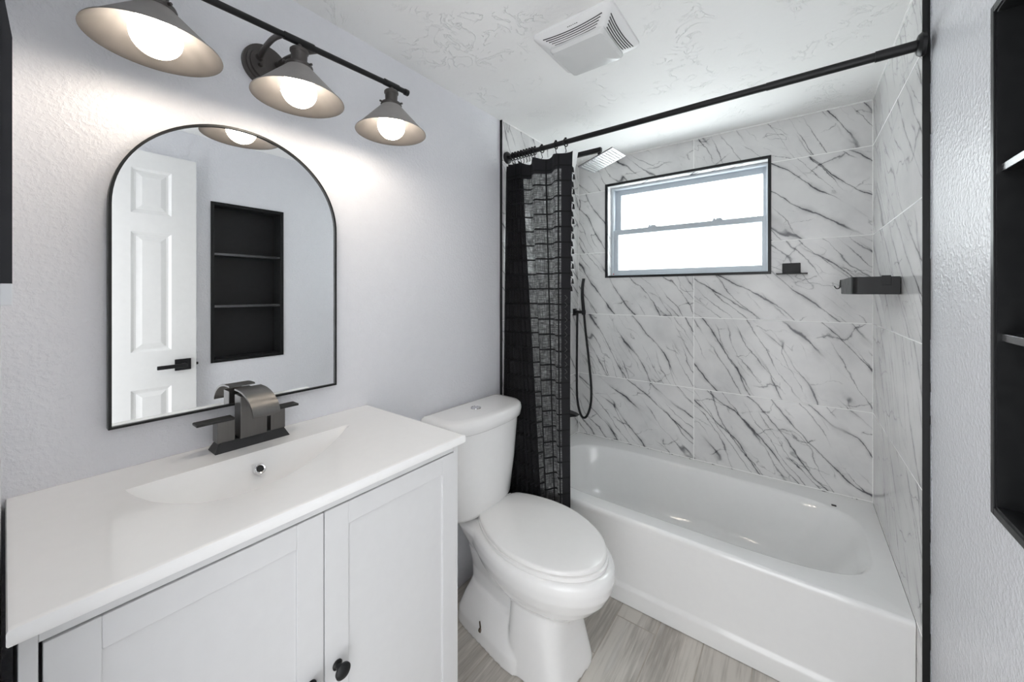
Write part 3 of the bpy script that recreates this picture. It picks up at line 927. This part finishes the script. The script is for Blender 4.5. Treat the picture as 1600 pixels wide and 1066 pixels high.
# tank
TA = radians(-2.0); TO = Vector((0.024, 1.246, 0))
def T(x_, y_, z_):
    return Vector((TO.x + x_ * cos(TA) - y_ * sin(TA), TO.y + x_ * sin(TA) + y_ * cos(TA), z_))
def tank_loop(z, x0, xs, xf, hw, n=24, e=2.6):
    """straight back and sides, bowed front"""
    pts = [(x0, -hw + 0.012), (x0 + 0.004, -hw + 0.003), (x0 + 0.012, -hw)]
    for k in range(n + 1):
        a = -pi / 2 + pi * k / n
        c_, s_ = cos(a), sin(a)
        fx = abs(c_) ** (2 / e); fy = math.copysign(abs(s_) ** (2 / e), s_)
        pts.append((xs + (xf - xs) * fx, hw * fy))
    pts += [(x0 + 0.012, hw), (x0 + 0.004, hw - 0.003), (x0, hw - 0.012)]
    return [T(a, b, z) for a, b in pts]
bm = NB()
loft(bm, [tank_loop(0.412, 0.02, 0.06, 0.150, 0.155), tank_loop(0.425, 0.012, 0.07, 0.168, 0.176), tank_loop(0.445, 0.006, 0.08, 0.178, 0.190), tank_loop(0.60, 0.003, 0.09, 0.192, 0.208), tank_loop(0.795, 0.0, 0.10, 0.204, 0.222)])
obj('tank', bm, M['ceramic'], t, smooth=50)
bm = NB()
loft(bm, [tank_loop(0.789, 0.0, 0.10, 0.212, 0.230), tank_loop(0.793, -0.002, 0.10, 0.217, 0.235), tank_loop(0.820, -0.003, 0.10, 0.221, 0.240), tank_loop(0.838, -0.002, 0.10, 0.217, 0.236), tank_loop(0.846, 0.004, 0.10, 0.206, 0.225), tank_loop(0.849, 0.02, 0.10, 0.185, 0.20)])
obj('tank_lid', bm, M['ceramic'], t, smooth=50)
bm = NB()
c_ = T(0.098, -0.015, 0.8485)
lathe(bm, [(0, 0.004), (0.017, 0.004), (0.0185, 0.003), (0.019, 0.0045), (0.0215, 0.004), (0.0225, 0.0), (0.0225, -0.003)], c_, 'z', 32)
obj('flush_button', bm, M['chrome'], t, smooth=30)

# ------------------------------------------------------------------ bathtub
t = thing('bathtub', (0.76, 2.0, 0.0), 'glossy white alcove bathtub with a plain apron in the marble alcove', 'bathtub')
X0, X1, Y0, Y1 = TL + 0.001, TR - 0.001, 1.6144, YB - 0.001
bm = NB()
nx, ny = 44, 26
per = [(X0 + (X1 - X0) * i / nx, Y0) for i in range(nx)] + [(X1, Y0 + (Y1 - Y0) * i / ny) for i in range(ny)] + \
      [(X1 - (X1 - X0) * i / nx, Y1) for i in range(nx)] + [(X0, Y1 - (Y1 - Y0) * i / ny) for i in range(ny)]
ccx, ccy = (X0 + X1) / 2, (Y0 + Y1) / 2
def inner(cx, cy, a, b, n, z):
    L = []
    for px, py in per:
        # direction in a normalised square so that corners map to corners
        dx, dy = (px - ccx) / (X1 - X0) * 2, (py - ccy) / (Y1 - Y0) * 2
        r = (abs(dx) ** n + abs(dy) ** n) ** (-1 / n)
        L.append((cx + a * dx * r, cy + b * dy * r, z))
    return L
def outer(ins, z):
    return [(min(max(px, X0 + (ins if 0 else 0)), X1), max(py, Y0 + ins), z) for px, py in per]
ZR = 0.372
loops = [outer(0.0, ZR - 0.016), outer(0.002, ZR - 0.007), outer(0.008, ZR - 0.001), outer(0.014, ZR),
         inner(0.775, 2.003, 0.690, 0.312, 4.2, ZR + 0.001), inner(0.773, 2.003, 0.684, 0.304, 4.2, ZR - 0.002), inner(0.770, 2.003, 0.676, 0.296, 4.2, ZR - 0.012),
         inner(0.762, 2.003, 0.660, 0.285, 4.0, ZR - 0.05), inner(0.735, 2.003, 0.615, 0.262, 3.8, ZR - 0.16), inner(0.710, 2.003, 0.570, 0.245, 3.6, ZR - 0.24),
         inner(0.690, 2.003, 0.535, 0.228, 3.4, ZR - 0.275), inner(0.670, 2.003, 0.49, 0.205, 3.2, ZR - 0.292), inner(0.65, 2.003, 0.36, 0.15, 3.0, ZR - 0.300), inner(0.62, 2.003, 0.1, 0.05, 2.5, ZR - 0.303)]
loft(bm, loops, cap0=False)
# apron
prof = [(Y0, ZR - 0.016), (Y0 + 0.0015, ZR - 0.028), (Y0 + 0.004, ZR - 0.045), (Y0 + 0.006, 0.20), (Y0 + 0.006, 0.088), (Y0 + 0.004, 0.080), (Y0 - 0.002, 0.072), (Y0 - 0.004, 0.062), (Y0 - 0.004, 0.002)]
vs = [[bm.verts.new((xx, y_, z_)) for y_, z_ in prof] for xx in [X0 + (X1 - X0) * i / nx for i in range(nx + 1)]]
for A, B_ in zip(vs, vs[1:]):
    for k in range(len(prof) - 1):
        bm.faces.new((A[k], B_[k], B_[k + 1], A[k + 1]))
bmesh.ops.remove_doubles(bm, verts=bm.verts, dist=1e-4)
obj('tub_shell', bm, M['acrylic'], t, smooth=40)
bm = NB(); box(bm, 1.364, 1.382, 2.274, 2.288, ZR - 0.001, ZR + 0.003, 0.001)
obj('chip_mark', bm, M['dark'], t, label='small black mark on the back rim')
bm = NB()
lathe(bm, [(0, 0.004), (0.020, 0.004), (0.026, 0.002), (0.028, -0.002)], (0.30, 2.003, ZR - 0.298), 'z', 24)
obj('drain', bm, M['black'], t, smooth=40)

# ------------------------------------------------------------------ shower rod, curtain rings, curtain, liner
RA, RB = Vector((TL, 1.590, 2.060)), Vector((TR, 1.522, 2.037))
def rod(xx):
    f = (xx - RA.x) / (RB.x - RA.x)
    return RA + (RB - RA) * f
t = thing('shower_rod', rod(0.76), 'black tension shower rod spanning the tub alcove', 'shower rod')
bm = NB()
tube(bm, [rod(TL + 0.004), rod(1.16)], 0.0118, 20)
tube(bm, [rod(1.155), rod(TR - 0.004)], 0.0129, 20)
tube(bm, [rod(1.42), rod(TR - 0.004)], 0.0150, 20)
obj('rod_tube', bm, M['black'], t, smooth=40)
for xe, sg in ((TL + 0.0005, 1), (TR - 0.0005, -1)):
    bm = NB()
    c_ = rod(xe)
    lathe(bm, [(0, 0), (0.031, 0), (0.031, sg * 0.008), (0.026, sg * 0.014), (0.018, sg * 0.017), (0, sg * 0.017)], c_, 'x', 36)
    obj('rod_flange', bm, M['black'], t, smooth=35)

def curtain_xy(s, drop):
    """plan position of the curtain at cloth parameter s (0..1); drop 0 at the rod, 1 at the hem"""
    # dense pleats to the wall end, broad ones to the free end
    xb = 0.115 + 0.165 * drop
    S0 = 0.64
    if s < S0:
        xx = 0.026 + (xb - 0.026) * s / S0
        ph = 8.0 * s / S0
        amp = 0.024 + 0.010 * drop
    else:
        f = (s - S0) / (1 - S0)
        xx = xb + (0.402 + 0.006 * drop - xb) * f
        ph = 8.0 + 2.25 * f
        amp = 0.034 - 0.014 * min(1.0, f * 2)
    yy = rod(xx).y - 0.006 - 0.040 * drop ** 0.6 + amp * sin(2 * pi * ph)
    xx += 0.004 * sin(9 * s + 5 * drop) * drop
    return max(xx, TL + 0.004), min(yy, 1.606 if drop > 0.72 else 9)
NS, NZ = 420, 60
ZTOP, ZBOT = 2.012, 0.09
bm = NB()
l = bm.loops.layers.uv.verify()
rows_ = []
ulen = [0.0]
for i in range(1, NS + 1):
    a = Vector(curtain_xy((i - 1) / NS, 0.5)); b = Vector(curtain_xy(i / NS, 0.5))
    ulen.append(ulen[-1] + (a - b).length)
for j in range(NZ + 1):
    f = j / NZ
    row = []
    for i in range(NS + 1):
        s = i / NS
        xx, yy = curtain_xy(s, f)
        zt = rod(xx).z - 0.043 - 0.012 * abs(sin(pi * s * 8))
        row.append((bm.verts.new((xx, yy, zt + (ZBOT - zt) * f)), ulen[i], zt + (ZBOT - zt) * f))
    rows_.append(row)
for A, B_ in zip(rows_, rows_[1:]):
    for i in range(NS):
        q = (A[i], A[i + 1], B_[i + 1], B_[i])
        f = bm.faces.new([v[0] for v in q])
        for lp, v in zip(f.loops, q): lp[l].uv = (v[1] - ulen[-1] + 10.0, v[2])
ce = rod(0.2)
t = thing('shower_curtain', (0.21, 1.56, ZBOT), 'sheer black windowpane shower curtain drawn to the toilet end of the tub', 'curtain')
obj('curtain_cloth', bm, M['cloth'], t, smooth=60, kind='open')
# tassels and ladder stitching on the free edge
tz = 1.93
for k in range(17):
    xx, yy = curtain_xy(1.0, (2.0 - tz) / 1.9)
    bm = NB()
    ox = 0.004 + (0.006 if k % 2 else 0.0)
    tube(bm, [(xx - 0.002, yy, tz + 0.010), (xx + ox, yy - 0.002, tz)], 0.0014, 8)
    lathe(bm, [(0, 0.002), (0.0035, 0.0), (0.004, -0.004), (0.0065, -0.022), (0, -0.022)], (xx + ox, yy - 0.002, tz), 'z', 12)
    obj('tassel', bm, M['thread'], t, smooth=50)
    tz -= 0.0345
bm = NB()
pts = []
zz = tz
k = 0
while zz > 0.95:
    xx, yy = curtain_xy(0.975, (2.0 - zz) / 1.9)
    pts.append((xx - 0.006 + (0.012 if k % 2 else -0.006), yy - 0.006, zz)); zz -= 0.017; k += 1
tube(bm, pts, 0.0012, 6)
obj('ladder_stitch', bm, M['grey_thread'], t)

# white liner inside the tub
bm = NB()
NL = 120
prev = None
for j in range(41):
    f = j / 40
    row = []
    for i in range(NL + 1):
        s = i / NL
        xx = 0.110 + 0.308 * s - 0.14 * s ** 3 * min(1.0, f * 3.5)
        zt = rod(xx).z - 0.034
        yy = rod(xx).y + 0.036 + 0.162 * f ** 0.8 + 0.009 * sin(2 * pi * 7 * s + 0.6)
        row.append(bm.verts.new((xx - 0.012 * f * s, yy, zt + (0.40 - zt) * f)))
    if prev:
        for i in range(NL): bm.faces.new((prev[i], prev[i + 1], row[i + 1], row[i]))
    prev = row
obj('curtain_liner', bm, M['liner'], None, loc=(0.22, 1.65, 0.40), smooth=60, kind='open', label='plain white shower liner hanging behind the black curtain', cat='curtain liner')

# rings
bm = NB()
tube(bm, [(0, 0.0165 * cos(a), 0.0165 * sin(a) - 0.003) for a in [2 * pi * k / 28 for k in range(28)]], 0.0030, 8, closed=True)
lathe(bm, [(0, 0.005), (0.005, 0.004), (0.0065, 0), (0.005, -0.004), (0, -0.005)], (0, 0, 0.0165), 'z', 12)
tube(bm, catmull([(0, 0, -0.019), (0.001, -0.004, -0.027), (0.002, 0.0, -0.036), (0.0, 0.004, -0.043), (-0.002, 0.001, -0.048)], 6), 0.0018, 8)
bmesh.ops.scale(bm, vec=(1, 1, 1), verts=bm.verts)
first = None
xs = [0.050, 0.068, 0.087, 0.106, 0.124, 0.142, 0.160, 0.177, 0.194, 0.236, 0.317, 0.371]
for i, xx in enumerate(xs):
    c_ = rod(xx)
    if first is None:
        first = o = obj('curtain_ring', bm, M['black'], None, smooth=50)
    else:
        o = first.copy(); COL.objects.link(o)
    o.location = c_
    o.rotation_euler = (0, 0, radians([5, -7, 3, -4, 8, -2, 6, -5, 9, -8, 4, -6][i]))
    o['category'] = 'curtain ring'
    o['group'] = 'black rings on the shower rod'
    lab = 'small black curtain ring in the bunched row near the wall end of the rod'
    if i == 9: lab = 'black curtain ring just past the bunched row, first of the three spaced ones'
    if i == 10: lab = 'black curtain ring second from the curtain free edge'
    if i == 11: lab = 'black curtain ring at the free edge of the curtain'
    o['label'] = lab

# ------------------------------------------------------------------ shower fittings
t = thing('rain_shower_head', (TL, 1.905, 2.11), 'square chrome rain shower head on a black wall arm', 'shower head')
bm = NB()
box(bm, TL + 0.006, 0.405, 1.893, 1.917, 2.100, 2.124, 0.004)
obj('shower_arm', bm, M['black'], t)
bm = NB(); box(bm, TL, TL + 0.009, 1.876, 1.934, 2.083, 2.141, 0.002)
obj('wall_flange', bm, M['black'], t)
HC = Vector((0.409, 1.905, 2.047)); RM = Matrix.Rotation(-0.306, 3, 'Y') @ Matrix.Rotation(0.096, 3, 'X')
def HP(bm): bmesh.ops.transform(bm, matrix=Matrix.Translation(HC) @ RM.to_4x4(), verts=bm.verts)
bm = NB(); box(bm, -0.1, 0.1, -0.1, 0.1, 0.0, 0.007, 0.0025); HP(bm)
hd = obj('head_plate', bm, M['steel'], t)
bm = NB(); lathe(bm, [(0, 0.05), (0.010, 0.05), (0.010, 0.030), (0.017, 0.022), (0.017, 0.006), (0, 0.006)], (0, 0, 0), 'z', 20); HP(bm)
obj('ball_joint', bm, M['black'], t, smooth=40)
bm = NB()
for a in range(12):
    for b in range(12):
        lathe(bm, [(0.0036, 0.001), (0.003, -0.0025), (0, -0.003)], (-0.0825 + 0.015 * a, -0.0825 + 0.015 * b, 0), 'z', 8)
HP(bm)
obj('nozzle', bm, M['fan'], hd, kind='stuff', smooth=50)

t = thing('hand_shower', (TL, 2.350, 1.215), 'black slim hand shower on a wall bracket with a looping hose', 'hand shower')
bm = NB()
box(bm, TL, TL + 0.008, 2.328, 2.372, 1.193, 1.240, 0.002)
box(bm, TL + 0.006, TL + 0.078, 2.340, 2.362, 1.208, 1.228, 0.003)
lathe(bm, [(0, 0.016), (0.011, 0.016), (0.014, 0.010), (0.014, -0.016), (0.011, -0.020), (0, -0.020)], (TL + 0.070, 2.351, 1.219), 'z', 20)
obj('wall_bracket', bm, M['black'], t, smooth=35)
bm = NB()
pts = catmull([(TL + 0.070, 2.351, 1.222), (TL + 0.066, 2.351, 1.262), (TL + 0.060, 2.352, 1.33), (TL + 0.061, 2.352, 1.39), (TL + 0.070, 2.352, 1.445)], 6)
rr = []
loops = []
for k, p in enumerate(pts):
    f = k / (len(pts) - 1)
    hw, ht = 0.011 + 0.005 * f, 0.0125
    loops.append([p + Vector((ht * cos(a) * (1 - 0.3 * f), hw * sin(a), 0)) for a in [2 * pi * q / 16 for q in range(16)]])
loft(bm, loops)
obj('handset', bm, M['black'], t, smooth=50)
bm = NB()
hp = catmull([(TL + 0.073, 2.351, 1.202), (TL + 0.083, 2.351, 1.10), (TL + 0.108, 2.35, 0.90), (TL + 0.128, 2.345, 0.72), (TL + 0.125, 2.34, 0.60), (TL + 0.095, 2.338, 0.518), (TL + 0.058, 2.338, 0.520), (TL + 0.030, 2.338, 0.62), (TL + 0.025, 2.338, 0.80), (TL + 0.026, 2.340, 1.05), (TL + 0.028, 2.342, 1.210)], 10)
tube(bm, hp, 0.0078, 12)
obj('hose', bm, M['black'], t, smooth=50)

t = thing('tub_spout', (TL, 2.0, 0.63), 'black tub spout tip showing past the curtain edge', 'tub spout')
bm = NB()
loft(bm, [[(TL + 0.006, 1.975, 0.60), (TL + 0.006, 2.025, 0.60), (TL + 0.006, 2.025, 0.655), (TL + 0.006, 1.975, 0.655)], [(0.14, 1.975, 0.612), (0.14, 2.025, 0.612), (0.14, 2.025, 0.652), (0.14, 1.975, 0.652)],
          [(0.195, 1.977, 0.628), (0.195, 2.023, 0.628), (0.195, 2.023, 0.644), (0.195, 1.977, 0.644)], [(0.218, 1.98, 0.633), (0.218, 2.02, 0.633), (0.218, 2.02, 0.637), (0.218, 1.98, 0.637)]])
obj('spout', bm, M['black'], t)
bm = NB(); box(bm, TL, TL + 0.007, 1.962, 2.038, 0.588, 0.668, 0.002)
obj('wall_plate', bm, M['black'], t)

t = thing('soap_shelf', (1.216, YB, 1.448), 'small black metal soap shelf on the marble right of the window', 'shelf')
bm = NB(); box(bm, 1.1765, 1.2525, YB - 0.006, YB, 1.447, 1.501, 0.003)
obj('back_plate', bm, M['black'], t)
bm = NB(); box(bm, 1.152, 1.280, YB - 0.075, YB - 0.0005, 1.4435, 1.4475, 0.001)
obj('shelf_plate', bm, M['black'], t)

# shower caddy on the right tile wall
t = thing('shower_caddy', (TR, 2.0, 1.344), 'long black shower caddy with rounded corners on the right tile wall', 'shower caddy')
CXI, CYA, CYB = 1.392, 1.810, 2.215
def caddy_outline(ins, z):
    r = 0.022
    x0, x1, ya, yb = CXI + ins, TR - 0.004, CYA + ins, CYB - ins
    pts = [(x1, ya)]
    for k in range(9):
        a = -pi / 2 - pi / 2 * k / 8
        pts.append((x0 + r + r * cos(a), ya + r + r * sin(a)))
    for k in range(9):
        a = pi - pi / 2 * k / 8
        pts.append((x0 + r + r * cos(a), yb - r + r * sin(a)))
    pts.append((x1, yb))
    return [(a, b, z) for a, b in pts]
bm = NB()
loft(bm, [caddy_outline(0.002, 1.344), caddy_outline(0, 1.346), caddy_outline(0, 1.4055), caddy_outline(0.003, 1.4055), caddy_outline(0.003, 1.352)])
obj('basket', bm, M['black'], t, smooth=40)
bm = NB(); box(bm, TR - 0.004, TR - 0.0003, CYA + 0.02, CYB - 0.02, 1.350, 1.402, 0.001)
obj('mount_plate', bm, M['black'], t)
bm = NB(); box(bm, 1.470, 1.494, CYA - 0.0025, CYA + 0.005, 1.375, 1.4095, 0.001)
obj('clip', bm, M['black'], t)
for yy in (CYB - 0.004,):
    bm = NB()
    box(bm, CXI - 0.003, CXI, yy - 0.016, yy + 0.004, 1.372, 1.406, 0.001)
    tube(bm, catmull([(CXI - 0.002, yy + 0.002, 1.398), (CXI - 0.004, yy + 0.003, 1.372), (CXI - 0.014, yy + 0.004, 1.368), (CXI - 0.022, yy + 0.004, 1.380)], 6), 0.0022, 8)
    obj('hook', bm, M['black'], t)

# ------------------------------------------------------------------ ceiling fan light
FX0, FX1, FY0, FY1 = 0.497, 0.787, 1.103, 1.372
t = thing('exhaust_fan', ((FX0 + FX1) / 2, (FY0 + FY1) / 2, ZC), 'square white ceiling exhaust fan with slotted sides and a light lens', 'exhaust fan')
def rrect(x0, x1, y0, y1, r, z, n=5):
    pts = []
    for cx_, cy_, a0 in ((x1 - r, y1 - r, 0), (x0 + r, y1 - r, 90), (x0 + r, y0 + r, 180), (x1 - r, y0 + r, 270)):
        for k in range(n + 1):
            a = radians(a0 + 90 * k / n)
            pts.append((cx_ + r * cos(a), cy_ + r * sin(a), z))
    return pts
bm = NB()
loft(bm, [rrect(FX0, FX1, FY0, FY1, 0.018, ZC - 0.0005), rrect(FX0, FX1, FY0, FY1, 0.018, ZC - 0.010), rrect(FX0 + 0.004, FX1 - 0.004, FY0 + 0.004, FY1 - 0.004, 0.017, ZC - 0.015),
          rrect(FX0 + 0.050, FX1 - 0.050, FY0 + 0.047, FY1 - 0.047, 0.012, ZC - 0.044), rrect(FX0 + 0.055, FX1 - 0.055, FY0 + 0.052, FY1 - 0.052, 0.010, ZC - 0.045)])
obj('housing', bm, M['fan'], t, smooth=30)
bm = NB()
a_ = 0.046
loft(bm, [rrect(FX0 + a_, FX1 - a_, FY0 + a_ - 0.003, FY1 - a_ + 0.003, 0.012, ZC - 0.036), rrect(FX0 + a_ - 0.001, FX1 - a_ + 0.001, FY0 + a_ - 0.004, FY1 - a_ + 0.004, 0.012, ZC - 0.050),
          rrect(FX0 + a_ + 0.006, FX1 - a_ - 0.006, FY0 + a_ + 0.003, FY1 - a_ - 0.003, 0.012, ZC - 0.060), rrect(FX0 + a_ + 0.05, FX1 - a_ - 0.05, FY0 + a_ + 0.045, FY1 - a_ - 0.045, 0.012, ZC - 0.066)])
obj('light_lens', bm, M['lens'], t, smooth=30)
# curved slots on the sloping sides
mx, my = (FX0 + FX1) / 2, (FY0 + FY1) / 2
for side in range(2):
    for k in range(5):
        bm = NB()
        f0 = 0.30 + 0.14 * k
        pts = []
        hl = 0.108 - 0.008 * k
        for i in range(17):
            u_ = -1 + 2 * i / 16
            f = f0 + 0.13 * (1 - u_ * u_) * (1 - 0.16 * k) - 0.05
            ins = 0.004 + 0.046 * f
            z_ = ZC - 0.015 - 0.029 * f - 0.0004
            if side == 0: p = (mx + hl * u_, FY0 + ins, z_)
            elif side == 1: p = (FX1 - ins, my + hl * u_ * 0.93, z_)
            elif side == 2: p = (mx + hl * u_, FY1 - ins, z_)
            else: p = (FX0 + ins, my + hl * u_ * 0.93, z_)
            pts.append(p)
        tube(bm, pts, 0.0016, 6)
        obj('vent_slot', bm, M['slot'], t)
# worn maker's mark on the near side (illegible in the photo)
bm = NB()
rng = random.Random(2)
for k in range(6):
    xx = mx - 0.012 + 0.0065 * k
    f = 0.16
    box(bm, xx, xx + 0.0035 + 0.001 * rng.random(), FY0 + 0.004 + 0.046 * f - 0.001, FY0 + 0.004 + 0.046 * f + 0.001, ZC - 0.015 - 0.029 * f - 0.001, ZC - 0.015 - 0.029 * f + 0.0)
obj('maker_mark', bm, M['bronze'], t)

# ------------------------------------------------------------------ dark panel at the left picture edge
t = thing('wall_panel', (0.30, YN, 1.333), 'narrow black wall panel with a white bottom edge at the left picture edge', 'wall panel')
bm = NB()
prism(bm, [(0.10, YN + 0.0003, 1.362), (0.10, 0.0063, 1.362), (0.10, 0.0063, 1.69), (0.10, 0.0005, 1.735), (0.10, 0.0000, 2.0), (0.10, YN + 0.0003, 2.0)], (0.30, 0, 0))
obj('panel', bm, M['navy'], t)
bm = NB()
box(bm, 0.10, 0.4005, YN + 0.0003, 0.0063, 1.333, 1.362, 0.0008)
obj('bottom_edge', bm, M['white'], t)
